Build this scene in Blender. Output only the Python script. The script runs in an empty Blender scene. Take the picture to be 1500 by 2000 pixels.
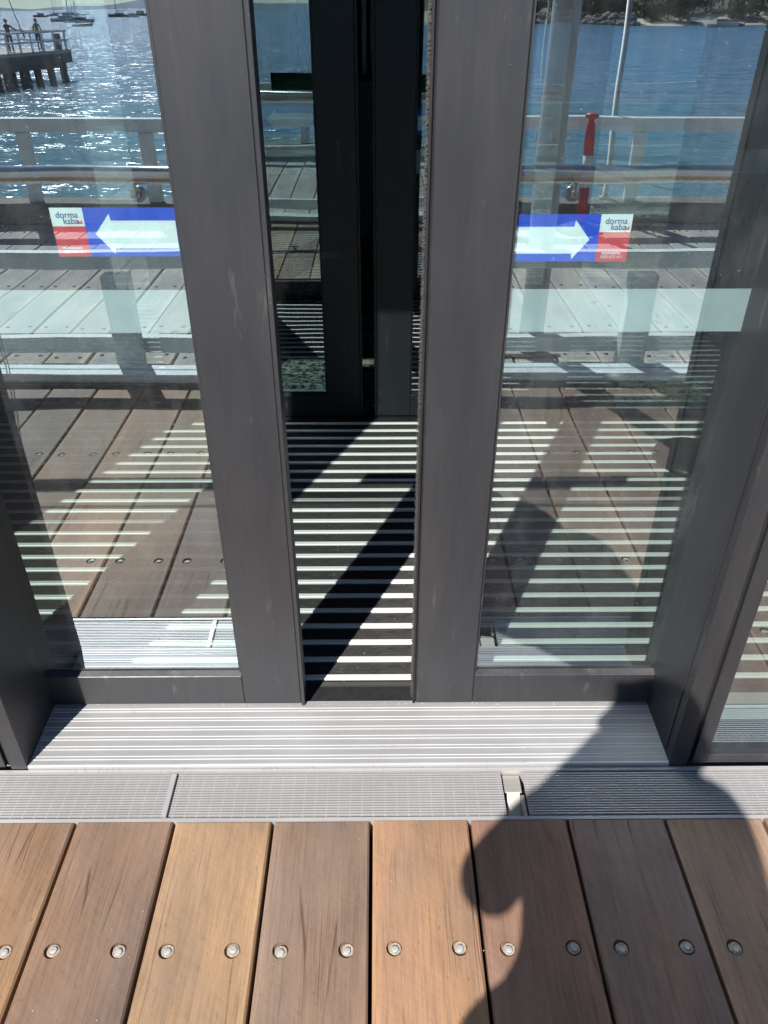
import bpy, bmesh, math, random
from mathutils import Vector, Matrix, Euler
R = math.radians
random.seed(7)
sc = bpy.context.scene
COL = sc.collection

# ------------------------------------------------------------------ camera, world, sun, exposure
EYE = 1.45
cam_d = bpy.data.cameras.new('camera'); cam = bpy.data.objects.new('camera', cam_d); COL.objects.link(cam)
cam_d.sensor_width = 36.0; cam_d.lens = 27.18; cam_d.clip_start = 0.01; cam_d.clip_end = 20000
cam.location = (0, 0, EYE); cam.rotation_euler = (R(90 - 33.12), 0, R(-0.41))
sc.camera = cam

SUN = Vector((0.449, 1.0, -1.04)).normalized()          # the way the sunlight travels
world = bpy.data.worlds.new('World'); sc.world = world; world.use_nodes = True
wn = world.node_tree.nodes; wl = world.node_tree.links
sky = wn.new('ShaderNodeTexSky'); sky.sky_type = 'NISHITA'; sky.sun_disc = False
sky.sun_elevation = R(43.5); sky.sun_rotation = math.atan2(-SUN.x, -SUN.y)
sky.altitude = 2500; sky.air_density = 0.9; sky.dust_density = 0.0; sky.ozone_density = 2.0
wl.new(sky.outputs[0], wn['Background'].inputs[0]); wn['Background'].inputs[1].default_value = 0.068
sd = bpy.data.lights.new('sun', 'SUN'); sd.energy = 4.6; sd.angle = R(0.55); sd.color = (1.0, 0.955, 0.89)
sun = bpy.data.objects.new('sun', sd); COL.objects.link(sun); sun.location = (-3, -7, 9)
sun.rotation_euler = SUN.to_track_quat('-Z', 'Y').to_euler()
sc.view_settings.view_transform = 'Standard'; sc.view_settings.look = 'None'
sc.view_settings.gamma = 1.0; sc.view_settings.exposure = 0.93; sc.view_settings.use_curve_mapping = False
sc.render.engine = 'CYCLES'
cy = sc.cycles
cy.use_denoising = True; cy.max_bounces = 14; cy.diffuse_bounces = 4; cy.glossy_bounces = 6
cy.transparent_max_bounces = 32; cy.sample_clamp_indirect = 8.0; cy.use_adaptive_sampling = True
cy.adaptive_threshold = 0.01; cy.blur_glossy = 0.25

# ------------------------------------------------------------------ material helpers
MATS = {}
def mat(name):
    m = bpy.data.materials.new(name); m.use_nodes = True; MATS[name] = m
    nt = m.node_tree; return m, nt.nodes, nt.links, nt.nodes['Principled BSDF']
def ramp(n, stops):
    r = n.new('ShaderNodeValToRGB'); e = r.color_ramp.elements
    while len(e) < len(stops): e.new(0.5)
    for k, (p, c) in enumerate(stops):
        e[k].position = p; e[k].color = (*c, 1) if len(c) == 3 else c
    return r
def math_n(n, l, op, a, b=None, clamp=False):
    q = n.new('ShaderNodeMath'); q.operation = op; q.use_clamp = clamp
    for i, v in enumerate((a, b)):
        if v is None: continue
        if isinstance(v, (int, float)): q.inputs[i].default_value = v
        else: l.new(v, q.inputs[i])
    return q.outputs[0]
def mixc(n, l, fac, a, b, blend='MIX'):
    q = n.new('ShaderNodeMix'); q.data_type = 'RGBA'; q.blend_type = blend
    for i, v in ((0, fac), (6, a), (7, b)):
        if isinstance(v, (int, float)): q.inputs[i].default_value = v
        elif isinstance(v, tuple): q.inputs[i].default_value = (*v, 1) if len(v) == 3 else v
        else: l.new(v, q.inputs[i])
    return q.outputs[2]
def noise(n, l, vec, scale, detail=4, rough=0.55, stretch=None):
    if stretch is not None:
        mp = n.new('ShaderNodeMapping'); mp.inputs['Scale'].default_value = stretch; l.new(vec, mp.inputs[0]); vec = mp.outputs[0]
    t = n.new('ShaderNodeTexNoise'); t.inputs['Scale'].default_value = scale
    t.inputs['Detail'].default_value = detail; t.inputs['Roughness'].default_value = rough
    l.new(vec, t.inputs['Vector']); return t.outputs['Fac']
def bump(n, l, h, strength, dist, b):
    q = n.new('ShaderNodeBump'); q.inputs['Strength'].default_value = strength; q.inputs['Distance'].default_value = dist
    l.new(h, q.inputs['Height']); l.new(q.outputs[0], b.inputs['Normal']); return q
def simple(name, col, rough=0.5, metal=0.0, nscale=None, namt=0.2, bumpd=0.0, spec=0.5):
    m, n, l, b = mat(name)
    b.inputs['Roughness'].default_value = rough; b.inputs['Metallic'].default_value = metal
    b.inputs['Specular IOR Level'].default_value = spec
    if nscale:
        tc = n.new('ShaderNodeTexCoord')
        f = noise(n, l, tc.outputs['Object'], nscale, 5, 0.6)
        lo = tuple(max(0, c * (1 - namt)) for c in col); hi = tuple(c * (1 + namt) for c in col)
        r = ramp(n, [(0.3, lo), (0.7, hi)]); l.new(f, r.inputs[0]); l.new(r.outputs[0], b.inputs['Base Color'])
        rr = math_n(n, l, 'MULTIPLY_ADD', f, 0.25); rr.node.inputs[2].default_value = rough - 0.12
        l.new(rr, b.inputs['Roughness'])
        if bumpd: bump(n, l, f, 0.5, bumpd, b)
    else:
        b.inputs['Base Color'].default_value = (*col, 1)
    return m

def wood(name, tones, grain_dark, weather, rough, crack):
    """timber boards running along local Y; every board differs through its own random number"""
    m, n, l, b = mat(name)
    tc = n.new('ShaderNodeTexCoord'); oi = n.new('ShaderNodeObjectInfo')
    off = n.new('ShaderNodeVectorMath'); off.operation = 'MULTIPLY_ADD'
    cb = n.new('ShaderNodeCombineXYZ'); l.new(oi.outputs['Random'], cb.inputs[0]); l.new(oi.outputs['Random'], cb.inputs[1]); l.new(oi.outputs['Random'], cb.inputs[2])
    l.new(cb.outputs[0], off.inputs[0]); off.inputs[1].default_value = (17.3, 41.7, 9.1); l.new(tc.outputs['Object'], off.inputs[2])
    P = off.outputs[0]
    if tones is None: tone_c = oi.outputs['Color']
    else: tone_c = ramp_out(n, l, oi.outputs['Random'], tones)
    broad = noise(n, l, P, 3.0, 3, 0.5, (2.2, 0.8, 1))
    fine = noise(n, l, P, 60.0, 6, 0.65, (2.6, 0.16, 1))
    hair = noise(n, l, P, 240.0, 3, 0.6, (2.4, 0.05, 1))
    pore = noise(n, l, P, 260.0, 2, 0.5, (1.6, 0.3, 1))
    smp = n.new('ShaderNodeMapping'); smp.inputs['Rotation'].default_value = (0, 0, R(38)); l.new(P, smp.inputs[0])
    saw = noise(n, l, smp.outputs[0], 110.0, 2, 0.5, (0.2, 1.3, 1))
    c = mixc(n, l, 1.0, tone_c, ramp_out(n, l, broad, [(0.3, (0.72, 0.74, 0.8)), (0.7, (1.2, 1.14, 1.05))]), 'MULTIPLY')
    c = mixc(n, l, 1.0, c, ramp_out(n, l, fine, [(0.3, (0.78, 0.76, 0.74)), (0.5, (1, 1, 1)), (0.75, (1.17, 1.15, 1.12))]), 'MULTIPLY')
    c = mixc(n, l, 1.0, c, ramp_out(n, l, hair, [(0.3, (0.86, 0.85, 0.84)), (0.6, (1.06, 1.06, 1.06))]), 'MULTIPLY')
    c = mixc(n, l, 1.0, c, ramp_out(n, l, saw, [(0.3, (0.94, 0.94, 0.94)), (0.7, (1.04, 1.04, 1.04))]), 'MULTIPLY')
    pf = ramp_out(n, l, pore, [(0.66, (0, 0, 0)), (0.74, (1, 1, 1))])
    c = mixc(n, l, math_n(n, l, 'MULTIPLY', pf, 0.6), c, grain_dark)
    # grey weathering in patches, and long thin checks along the grain
    wf = ramp_out(n, l, noise(n, l, P, 5.0, 5, 0.65, (1.5, 0.6, 1)), [(0.42, (0, 0, 0)), (0.7, (1, 1, 1))])
    c = mixc(n, l, math_n(n, l, 'MULTIPLY', wf, 0.26), c, weather)
    wob = n.new('ShaderNodeVectorMath'); wob.operation = 'MULTIPLY_ADD'
    nz = n.new('ShaderNodeTexNoise'); nz.inputs['Scale'].default_value = 4.0; l.new(P, nz.inputs['Vector'])
    l.new(nz.outputs['Color'], wob.inputs[0]); wob.inputs[1].default_value = (0.012, 0, 0); l.new(P, wob.inputs[2])
    vmp = n.new('ShaderNodeMapping'); vmp.inputs['Scale'].default_value = (34, 0.75, 1); l.new(wob.outputs[0], vmp.inputs[0])
    vo = n.new('ShaderNodeTexVoronoi'); vo.feature = 'DISTANCE_TO_EDGE'; vo.voronoi_dimensions = '2D'; vo.inputs['Scale'].default_value = 1.0
    l.new(vmp.outputs[0], vo.inputs['Vector'])
    ck = ramp_out(n, l, vo.outputs['Distance'], [(0.0, (1, 1, 1)), (0.022, (0, 0, 0))])
    ckn = ramp_out(n, l, noise(n, l, P, 7.0, 2, 0.5, (1, 0.5, 1)), [(0.5, (0, 0, 0)), (0.6, (1, 1, 1))])
    ckm = math_n(n, l, 'MULTIPLY', ck, ckn)
    c = mixc(n, l, math_n(n, l, 'MULTIPLY', ckm, crack), c, grain_dark)
    # long edges worn paler
    sx = n.new('ShaderNodeSeparateXYZ'); l.new(tc.outputs['Object'], sx.inputs[0])
    ed = math_n(n, l, 'ABSOLUTE', math_n(n, l, 'ADD', sx.outputs[0], math_n(n, l, 'MULTIPLY', math_n(n, l, 'SUBTRACT', broad, 0.5), 0.09)))
    ef = ramp_out(n, l, ed, [(0.07, (0, 0, 0)), (0.1, (1, 1, 1))])
    c = mixc(n, l, math_n(n, l, 'MULTIPLY', ef, 0.5), c, mixc(n, l, 1.0, c, (1.5, 1.45, 1.35), 'MULTIPLY'))
    # pale scuffs
    sc_ = ramp_out(n, l, noise(n, l, P, 90.0, 3, 0.6, (3.0, 0.12, 1)), [(0.71, (0, 0, 0)), (0.78, (1, 1, 1))])
    c = mixc(n, l, math_n(n, l, 'MULTIPLY', sc_, 0.4), c, tuple(min(1, w * 1.7) for w in weather))
    l.new(c, b.inputs['Base Color']); b.inputs['Roughness'].default_value = rough
    b.inputs['Specular IOR Level'].default_value = 0.32
    h = math_n(n, l, 'ADD', math_n(n, l, 'MULTIPLY', fine, 0.6), math_n(n, l, 'MULTIPLY', hair, 0.35))
    h = math_n(n, l, 'SUBTRACT', h, math_n(n, l, 'MULTIPLY', ckm, 0.8))
    bump(n, l, h, 0.55, 0.0012, b)
    return m
def ramp_out(n, l, f, stops):
    r = ramp(n, stops); l.new(f, r.inputs[0]); return r.outputs[0]

M_DECK = wood('deck_hardwood',
              None, (0.055, 0.03, 0.02), (0.24, 0.2, 0.175), 0.62, 0.85)
M_JETTY = wood('weathered_jetty_timber', [(0.0, (0.36, 0.34, 0.32)), (0.5, (0.44, 0.425, 0.41)), (1.0, (0.4, 0.365, 0.33))],
               (0.08, 0.075, 0.07), (0.5, 0.49, 0.48), 0.8, 1.0)
M_BEAM = wood('dark_wharf_timber', [(0.0, (0.13, 0.115, 0.1)), (1.0, (0.2, 0.18, 0.16))], (0.02, 0.018, 0.016), (0.25, 0.24, 0.22), 0.8, 1.0)

def frame_mat(name, col, rough=0.42):
    m, n, l, b = mat(name)
    tc = n.new('ShaderNodeTexCoord'); P = tc.outputs['Object']
    br = noise(n, l, P, 5.0, 5, 0.6, (1.6, 1.6, 0.35))
    brush = noise(n, l, P, 60.0, 3, 0.6, (2, 2, 0.12))
    dust = noise(n, l, P, 140.0, 2, 0.5)
    c = mixc(n, l, 1.0, col, ramp_out(n, l, br, [(0.3, (0.82, 0.83, 0.86)), (0.7, (1.2, 1.16, 1.12))]), 'MULTIPLY')
    c = mixc(n, l, 1.0, c, ramp_out(n, l, brush, [(0.35, (0.95, 0.95, 0.95)), (0.65, (1.06, 1.06, 1.06))]), 'MULTIPLY')
    df = ramp_out(n, l, dust, [(0.74, (0, 0, 0)), (0.79, (1, 1, 1))])
    sm = ramp_out(n, l, noise(n, l, P, 9.0, 4, 0.7, (3, 3, 0.6)), [(0.62, (0, 0, 0)), (0.8, (1, 1, 1))])
    c = mixc(n, l, math_n(n, l, 'MULTIPLY', df, 0.28), c, (0.4, 0.38, 0.36))
    c = mixc(n, l, math_n(n, l, 'MULTIPLY', sm, 0.2), c, (0.4, 0.38, 0.36))
    l.new(c, b.inputs['Base Color'])
    l.new(ramp_out(n, l, br, [(0.3, (rough - .07,) * 3), (0.7, (rough + .1,) * 3)]), b.inputs['Roughness'])
    b.inputs['Metallic'].default_value = 0.35
    bump(n, l, brush, 0.15, 0.0004, b)
    return m
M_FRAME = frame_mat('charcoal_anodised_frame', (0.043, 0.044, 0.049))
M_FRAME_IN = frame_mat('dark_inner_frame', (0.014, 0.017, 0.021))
M_RUBBER = simple('black_rubber', (0.012, 0.012, 0.013), 0.7, 0, 60, 0.3)

def alu(name, col, rough, metal):
    m, n, l, b = mat(name)
    tc = n.new('ShaderNodeTexCoord'); P = tc.outputs['Object']
    st = noise(n, l, P, 90.0, 3, 0.6, (0.04, 2.0, 2.0)); sp = noise(n, l, P, 8.0, 5, 0.65)
    c = mixc(n, l, 1.0, col, ramp_out(n, l, st, [(0.3, (0.92, 0.92, 0.92)), (0.7, (1.05, 1.05, 1.05))]), 'MULTIPLY')
    c = mixc(n, l, 1.0, c, ramp_out(n, l, sp, [(0.3, (0.93, 0.93, 0.93)), (0.7, (1.03, 1.03, 1.03))]), 'MULTIPLY')
    gr = ramp_out(n, l, noise(n, l, P, 30.0, 5, 0.75), [(0.62, (0,) * 3), (0.72, (1,) * 3)])
    c = mixc(n, l, math_n(n, l, 'MULTIPLY', gr, 0.3), c, (0.16, 0.145, 0.125))
    l.new(c, b.inputs['Base Color']); b.inputs['Metallic'].default_value = metal
    l.new(ramp_out(n, l, sp, [(0.3, (rough - .02,) * 3), (0.7, (rough + .03,) * 3)]), b.inputs['Roughness'])
    return m
M_ALU = alu('ribbed_aluminium', (0.32, 0.32, 0.325), 0.5, 0.2)
M_RIB = alu('bright_rib_aluminium', (0.66, 0.66, 0.65), 0.4, 0.3)  # paler aluminium colour for the ribs than for the plate
M_BAR = alu('mat_aluminium', (0.82, 0.82, 0.81), 0.42, 0.2)
M_STEEL = alu('stainless_steel', (0.46, 0.45, 0.45), 0.5, 0.35)
M_POLISHED = alu('polished_stainless', (0.75, 0.73, 0.7), 0.22, 1.0)
M_GALV = alu('dull_steel', (0.42, 0.4, 0.36), 0.55, 0.5)
M_WHITE = simple('weathered_white_paint', (0.78, 0.78, 0.77), 0.6, 0, 6, 0.14, 0.001)
M_KERB = simple('pale_painted_kerb', (0.72, 0.73, 0.74), 0.6, 0, 9, 0.15, 0.001)
M_POST = simple('galvanised_post', (0.42, 0.42, 0.41), 0.5, 0.3, 5, 0.15)
M_DARK = simple('dark_void', (0.02, 0.02, 0.022), 0.9, 0, 12, 0.3)
M_WALL = simple('dark_interior_wall', (0.014, 0.016, 0.019), 0.85, 0, 3, 0.2)
M_CEIL = simple('interior_ceiling', (0.06, 0.06, 0.065), 0.9, 0, 3, 0.1)
M_CLAD = simple('grey_cladding', (0.3, 0.31, 0.32), 0.7, 0, 4, 0.15)
M_BLACKMETAL = simple('black_powder_coat', (0.018, 0.018, 0.02), 0.4, 0, 30, 0.3)
M_SCREW = simple('bolt_head_steel', (0.36, 0.37, 0.38), 0.62, 0.25, 120, 0.3, 0.0006)
M_WASHER = simple('weathered_plug_ring', (0.33, 0.27, 0.2), 0.8, 0, 220, 0.45, 0.0008)
M_NAIL = simple('rusty_spike_head', (0.07, 0.06, 0.055), 0.7, 0, 60, 0.3)
M_CARPET = None
def carpet():
    m, n, l, b = mat('black_ribbed_matting')
    tc = n.new('ShaderNodeTexCoord'); P = tc.outputs['Object']
    f = noise(n, l, P, 55, 5, 0.7, (0.35, 1, 1)); s = noise(n, l, P, 230, 3, 0.6, (0.25, 1, 1))
    c = mixc(n, l, 1.0, ramp_out(n, l, f, [(0.35, (0.012, 0.013, 0.014)), (0.7, (0.04, 0.04, 0.039))]),
             ramp_out(n, l, s, [(0.4, (0.8, 0.8, 0.8)), (0.66, (1.2, 1.2, 1.2)), (0.76, (2.6, 2.5, 2.3))]), 'MULTIPLY')
    l.new(c, b.inputs['Base Color']); b.inputs['Roughness'].default_value = 0.9
    bump(n, l, s, 0.6, 0.001, b); return m
M_CARPET = carpet()
def terrazzo():
    m, n, l, b = mat('green_terrazzo')
    tc = n.new('ShaderNodeTexCoord')
    v = n.new('ShaderNodeTexVoronoi'); v.inputs['Scale'].default_value = 75; v.inputs['Randomness'].default_value = 1
    l.new(tc.outputs['Object'], v.inputs['Vector'])
    bw = n.new('ShaderNodeSeparateColor'); l.new(v.outputs['Color'], bw.inputs[0])
    chips = ramp_out(n, l, bw.outputs[0], [(0.0, (0.01, 0.014, 0.013)), (0.28, (0.012, 0.016, 0.015)), (0.36, (0.1, 0.125, 0.105)), (0.7, (0.15, 0.175, 0.15)), (0.95, (0.24, 0.26, 0.23))])
    l.new(chips, b.inputs['Base Color']); b.inputs['Roughness'].default_value = 0.25; return m
M_TERRAZZO = terrazzo()

def glass(name, refl, tint, graze=0.7, gtint=(0.8, 0.92, 1.0), film=0.0):
    """thin coated pane: part mirror, part clear"""
    m, n, l, b = mat(name); n.remove(b)
    out = n['Material Output']
    lw = n.new('ShaderNodeLayerWeight'); lw.inputs['Blend'].default_value = 0.5
    f = math_n(n, l, 'POWER', lw.outputs['Facing'], 5.0)
    f = math_n(n, l, 'MULTIPLY_ADD', f, graze); f.node.inputs[2].default_value = refl
    tr = n.new('ShaderNodeBsdfTransparent'); tr.inputs[0].default_value = (*tint, 1)
    gl = n.new('ShaderNodeBsdfGlossy'); gl.inputs['Roughness'].default_value = 0.0; gl.inputs[0].default_value = (*gtint, 1)
    mx = n.new('ShaderNodeMixShader'); l.new(f, mx.inputs[0]); l.new(tr.outputs[0], mx.inputs[1]); l.new(gl.outputs[0], mx.inputs[2])
    last = mx.outputs[0]
    if film:                                  # salt and finger film on the outside, its pale veil also painting in haze, and the slight waviness of toughened glass
        P = n.new('ShaderNodeTexCoord').outputs['Object']
        wv = n.new('ShaderNodeBump'); wv.inputs['Strength'].default_value = 1.0; wv.inputs['Distance'].default_value = 0.0005
        l.new(noise(n, l, P, 3.5, 1, 0.4), wv.inputs['Height']); l.new(wv.outputs[0], gl.inputs['Normal'])
        smear = ramp_out(n, l, noise(n, l, P, 7.0, 5, 0.7, (1.6, 1, 0.7)), [(0.45, (0.4,) * 3), (0.75, (2.2,) * 3)])
        spots = ramp_out(n, l, noise(n, l, P, 150.0, 2, 0.5), [(0.71, (0,) * 3), (0.76, (5.0,) * 3)])
        d = n.new('ShaderNodeBsdfDiffuse'); d.inputs[0].default_value = (0.75, 0.79, 0.82, 1)
        m2 = n.new('ShaderNodeMixShader'); l.new(math_n(n, l, 'MULTIPLY', math_n(n, l, 'ADD', smear, spots), film), m2.inputs[0])
        l.new(last, m2.inputs[1]); l.new(d.outputs[0], m2.inputs[2]); last = m2.outputs[0]
    l.new(last, out.inputs[0]); return m
M_GLASS = glass('coated_door_glass', 0.38, (0.88, 0.98, 0.95), film=0.019)
M_GLASS_IN = glass('inner_door_glass', 0.34, (0.82, 0.93, 0.92), film=0.006)
M_GLASS_CLEAR = glass('clear_glass_back', 0.0, (0.98, 1.0, 0.99), 0.0)
M_BALGLASS = glass('balustrade_glass', 0.05, (0.93, 0.975, 0.965), 0.6)
def glass_edge():
    m, n, l, b = mat('green_glass_edge'); b.inputs['Base Color'].default_value = (0.3, 0.5, 0.46, 1)
    b.inputs['Roughness'].default_value = 0.2; return m
M_GEDGE = glass_edge()
def frosted():
    m, n, l, b = mat('frosted_safety_film')
    out = n['Material Output']; tc = n.new('ShaderNodeTexCoord')
    b.inputs['Base Color'].default_value = (0.7, 0.82, 0.86, 1); b.inputs['Roughness'].default_value = 0.7
    tr = n.new('ShaderNodeBsdfTransparent'); mx = n.new('ShaderNodeMixShader')
    f = ramp_out(n, l, noise(n, l, tc.outputs['Object'], 14, 3, 0.6), [(0.2, (0.32, 0.32, 0.32)), (0.8, (0.4, 0.4, 0.4))])
    l.new(f, mx.inputs[0]); l.new(tr.outputs[0], mx.inputs[1]); l.new(b.outputs[0], mx.inputs[2]); l.new(mx.outputs[0], out.inputs[0])
    return m
M_FROST = frosted()
M_ST_BLUE = simple('sticker_blue', (0.015, 0.09, 0.62), 0.5, 0, 40, 0.12)
M_ST_WHITE = simple('sticker_white', (0.74, 0.82, 0.82), 0.5, 0, 40, 0.06)
M_ST_RED = simple('sticker_red', (0.62, 0.05, 0.06), 0.5, 0, 40, 0.12)
M_ST_BACK = simple('sticker_green_backing', (0.02, 0.2, 0.11), 0.6, 0, 40, 0.1)
M_ST_NAVY = simple('sticker_navy_ink', (0.02, 0.05, 0.28), 0.5)

# ------------------------------------------------------------------ object helpers
def base_of(p):
    v = Vector((0, 0, 0))
    while p is not None: v = v + p.location; p = p.parent
    return v
def tag(o, label=None, cat=None, group=None, kind=None):
    if label: o['label'] = label
    if cat: o['category'] = cat
    if group: o['group'] = group
    if kind: o['kind'] = kind
    return o
def thing(name, loc, label=None, cat=None, group=None, kind=None):
    o = bpy.data.objects.new(name, None); COL.objects.link(o); o.location = loc; o.empty_display_size = 0.1
    return tag(o, label, cat, group, kind)
class B:
    """collects shapes in world coordinates, then becomes one mesh object"""
    def __init__(s): s.bm = bmesh.new(); s.mi = 0
    def box(s, x0, x1, y0, y1, z0, z1, bev=0.0, mi=None):
        r = bmesh.ops.create_cube(s.bm, size=1.0); vs = r['verts']
        for v in vs:
            v.co = Vector((x0 + (v.co.x + .5) * (x1 - x0), y0 + (v.co.y + .5) * (y1 - y0), z0 + (v.co.z + .5) * (z1 - z0)))
        fs = set(f for v in vs for f in v.link_faces)
        for f in fs: f.material_index = s.mi if mi is None else mi
        if bev:
            es = list(set(e for v in vs for e in v.link_edges))
            bmesh.ops.bevel(s.bm, geom=es, offset=bev, segments=1, affect='EDGES', profile=0.5)
        return s
    def tube(s, a, b, r, seg=12, r2=None, mi=None, caps=True):
        a, b = Vector(a), Vector(b); d = b - a
        q = bmesh.ops.create_cone(s.bm, cap_ends=caps, segments=seg, radius1=r, radius2=r if r2 is None else r2, depth=d.length)
        mtx = Matrix.Translation((a + b) / 2) @ d.to_track_quat('Z', 'Y').to_matrix().to_4x4()
        bmesh.ops.transform(s.bm, matrix=mtx, verts=q['verts'])
        for f in set(f for v in q['verts'] for f in v.link_faces):
            f.material_index = s.mi if mi is None else mi; f.smooth = len(f.verts) == 4 and seg > 6
        return s
    def poly(s, pts, mi=None):
        f = s.bm.faces.new([s.bm.verts.new(p) for p in pts]); f.material_index = s.mi if mi is None else mi; return s
    def prism_x(s, prof, x0, x1, mi=None):
        """closed (y,z) profile extruded along X"""
        a = [s.bm.verts.new((x0, y, z)) for y, z in prof]; b = [s.bm.verts.new((x1, y, z)) for y, z in prof]
        k = len(prof); fs = [s.bm.faces.new(a[::-1]), s.bm.faces.new(b)]
        for i in range(k): fs.append(s.bm.faces.new((a[i], a[(i + 1) % k], b[(i + 1) % k], b[i])))
        for f in fs: f.material_index = s.mi if mi is None else mi
        return s
    def lathe(s, c, prof, seg=20, mi=None):
        rings = []
        for r, z in prof:
            rings.append([s.bm.verts.new((c[0] + r * math.cos(2 * math.pi * k / seg), c[1] + r * math.sin(2 * math.pi * k / seg), c[2] + z)) for k in range(seg)])
        for a, b in zip(rings, rings[1:]):
            for k in range(seg):
                f = s.bm.faces.new((a[k], a[(k + 1) % seg], b[(k + 1) % seg], b[k])); f.smooth = True
                f.material_index = s.mi if mi is None else mi
        f = s.bm.faces.new(rings[-1]); f.material_index = s.mi if mi is None else mi
        f = s.bm.faces.new(rings[0][::-1]); f.material_index = s.mi if mi is None else mi
        return s
    def mesh(s, name, mats, origin=Vector((0, 0, 0))):
        me = bpy.data.meshes.new(name); bmesh.ops.recalc_face_normals(s.bm, faces=s.bm.faces)
        bmesh.ops.translate(s.bm, vec=-origin, verts=s.bm.verts)
        s.bm.to_mesh(me); s.bm.free()
        for m in (mats if isinstance(mats, (list, tuple)) else [mats]): me.materials.append(m)
        return me
    def obj(s, name, mats, parent=None, **kw):
        o = bpy.data.objects.new(name, s.mesh(name, mats, base_of(parent) if parent else Vector((0, 0, 0))))
        COL.objects.link(o); o.parent = parent; return tag(o, **kw)
def part(name, mats, parent, *boxes, bev=0.0):
    b = B()
    for q in boxes: b.box(*q, bev=bev)
    return b.obj(name, mats, parent)
def put(name, me, parent, loc, **kw):
    o = bpy.data.objects.new(name, me); COL.objects.link(o); o.parent = parent
    o.location = Vector(loc) - (base_of(parent) if parent else Vector((0, 0, 0))); return tag(o, **kw)

DOOR = 1.334          # outer face of the sliding leaves
INNER = 2.93          # outer face of the inner pair
FRONT = 1.157         # front of the fixed frame
PITCH = 0.2093        # deck board spacing

# ------------------------------------------------------------------ sea
def water():
    m, n, l, b = mat('sea_water')
    tc = n.new('ShaderNodeTexCoord'); P = tc.outputs['Object']
    tot = None
    for scale, amt, det in ((0.6, 0.9, 2), (2.2, 1.35, 3), (8.0, 0.9, 2)):
        mp = n.new('ShaderNodeMapping'); mp.inputs['Scale'].default_value = (0.6, 1.25, 1); l.new(P, mp.inputs[0])
        t = n.new('ShaderNodeTexNoise'); t.inputs['Scale'].default_value = scale; t.inputs['Detail'].default_value = det; l.new(mp.outputs[0], t.inputs['Vector'])
        v = n.new('ShaderNodeVectorMath'); v.operation = 'MULTIPLY_ADD'; l.new(t.outputs['Color'], v.inputs[0])
        v.inputs[1].default_value = (amt * .8, amt * 1.25, 0); v.inputs[2].default_value = (-amt * .4, -amt * .625, 0)
        if tot is None: tot = v.outputs[0]
        else:
            w = n.new('ShaderNodeVectorMath'); w.operation = 'ADD'; l.new(tot, w.inputs[0]); l.new(v.outputs[0], w.inputs[1]); tot = w.outputs[0]
    w = n.new('ShaderNodeVectorMath'); w.operation = 'ADD'; l.new(tot, w.inputs[0]); w.inputs[1].default_value = (0, 0, 1)
    nm = n.new('ShaderNodeVectorMath'); nm.operation = 'NORMALIZE'; l.new(w.outputs[0], nm.inputs[0]); l.new(nm.outputs[0], b.inputs['Normal'])
    sp = n.new('ShaderNodeSeparateXYZ'); l.new(P, sp.inputs[0])
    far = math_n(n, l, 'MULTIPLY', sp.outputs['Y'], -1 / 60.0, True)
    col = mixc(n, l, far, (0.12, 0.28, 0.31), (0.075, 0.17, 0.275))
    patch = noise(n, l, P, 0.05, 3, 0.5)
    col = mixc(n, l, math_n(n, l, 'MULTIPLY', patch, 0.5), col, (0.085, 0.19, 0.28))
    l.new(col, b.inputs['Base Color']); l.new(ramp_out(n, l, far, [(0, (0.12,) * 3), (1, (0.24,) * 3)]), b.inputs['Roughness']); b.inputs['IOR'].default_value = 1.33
    return m
SEA = -2.5
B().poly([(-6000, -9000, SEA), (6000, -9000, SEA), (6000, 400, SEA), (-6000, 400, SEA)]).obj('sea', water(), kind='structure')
# low far hills across the bay
def hills():
    bm = B(); N = 90; pts = []
    for k in range(N + 1):
        x = -4200 + 8400 * k / N
        hgt = 16 + 14 * math.sin(k * 0.21) + 9 * math.sin(k * 0.53 + 1) + 4 * math.sin(k * 1.7)
        pts.append((x, max(5, hgt)))
    for (x0, h0), (x1, h1) in zip(pts, pts[1:]):
        bm.poly([(x0, -3800, SEA - .5), (x1, -3800, SEA - .5), (x1, -4000, SEA + h1), (x0, -4000, SEA + h0)])
        bm.poly([(x0, -4000, SEA + h0), (x1, -4000, SEA + h1), (x1, -4600, SEA - .5), (x0, -4600, SEA - .5)])
    bm.obj('hills', simple('hazy_hill_scrub', (0.13, 0.19, 0.27), 0.9, 0, 0.02, 0.15), kind='structure')  # blue distance haze is mixed into the scrub colour
hills()

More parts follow.
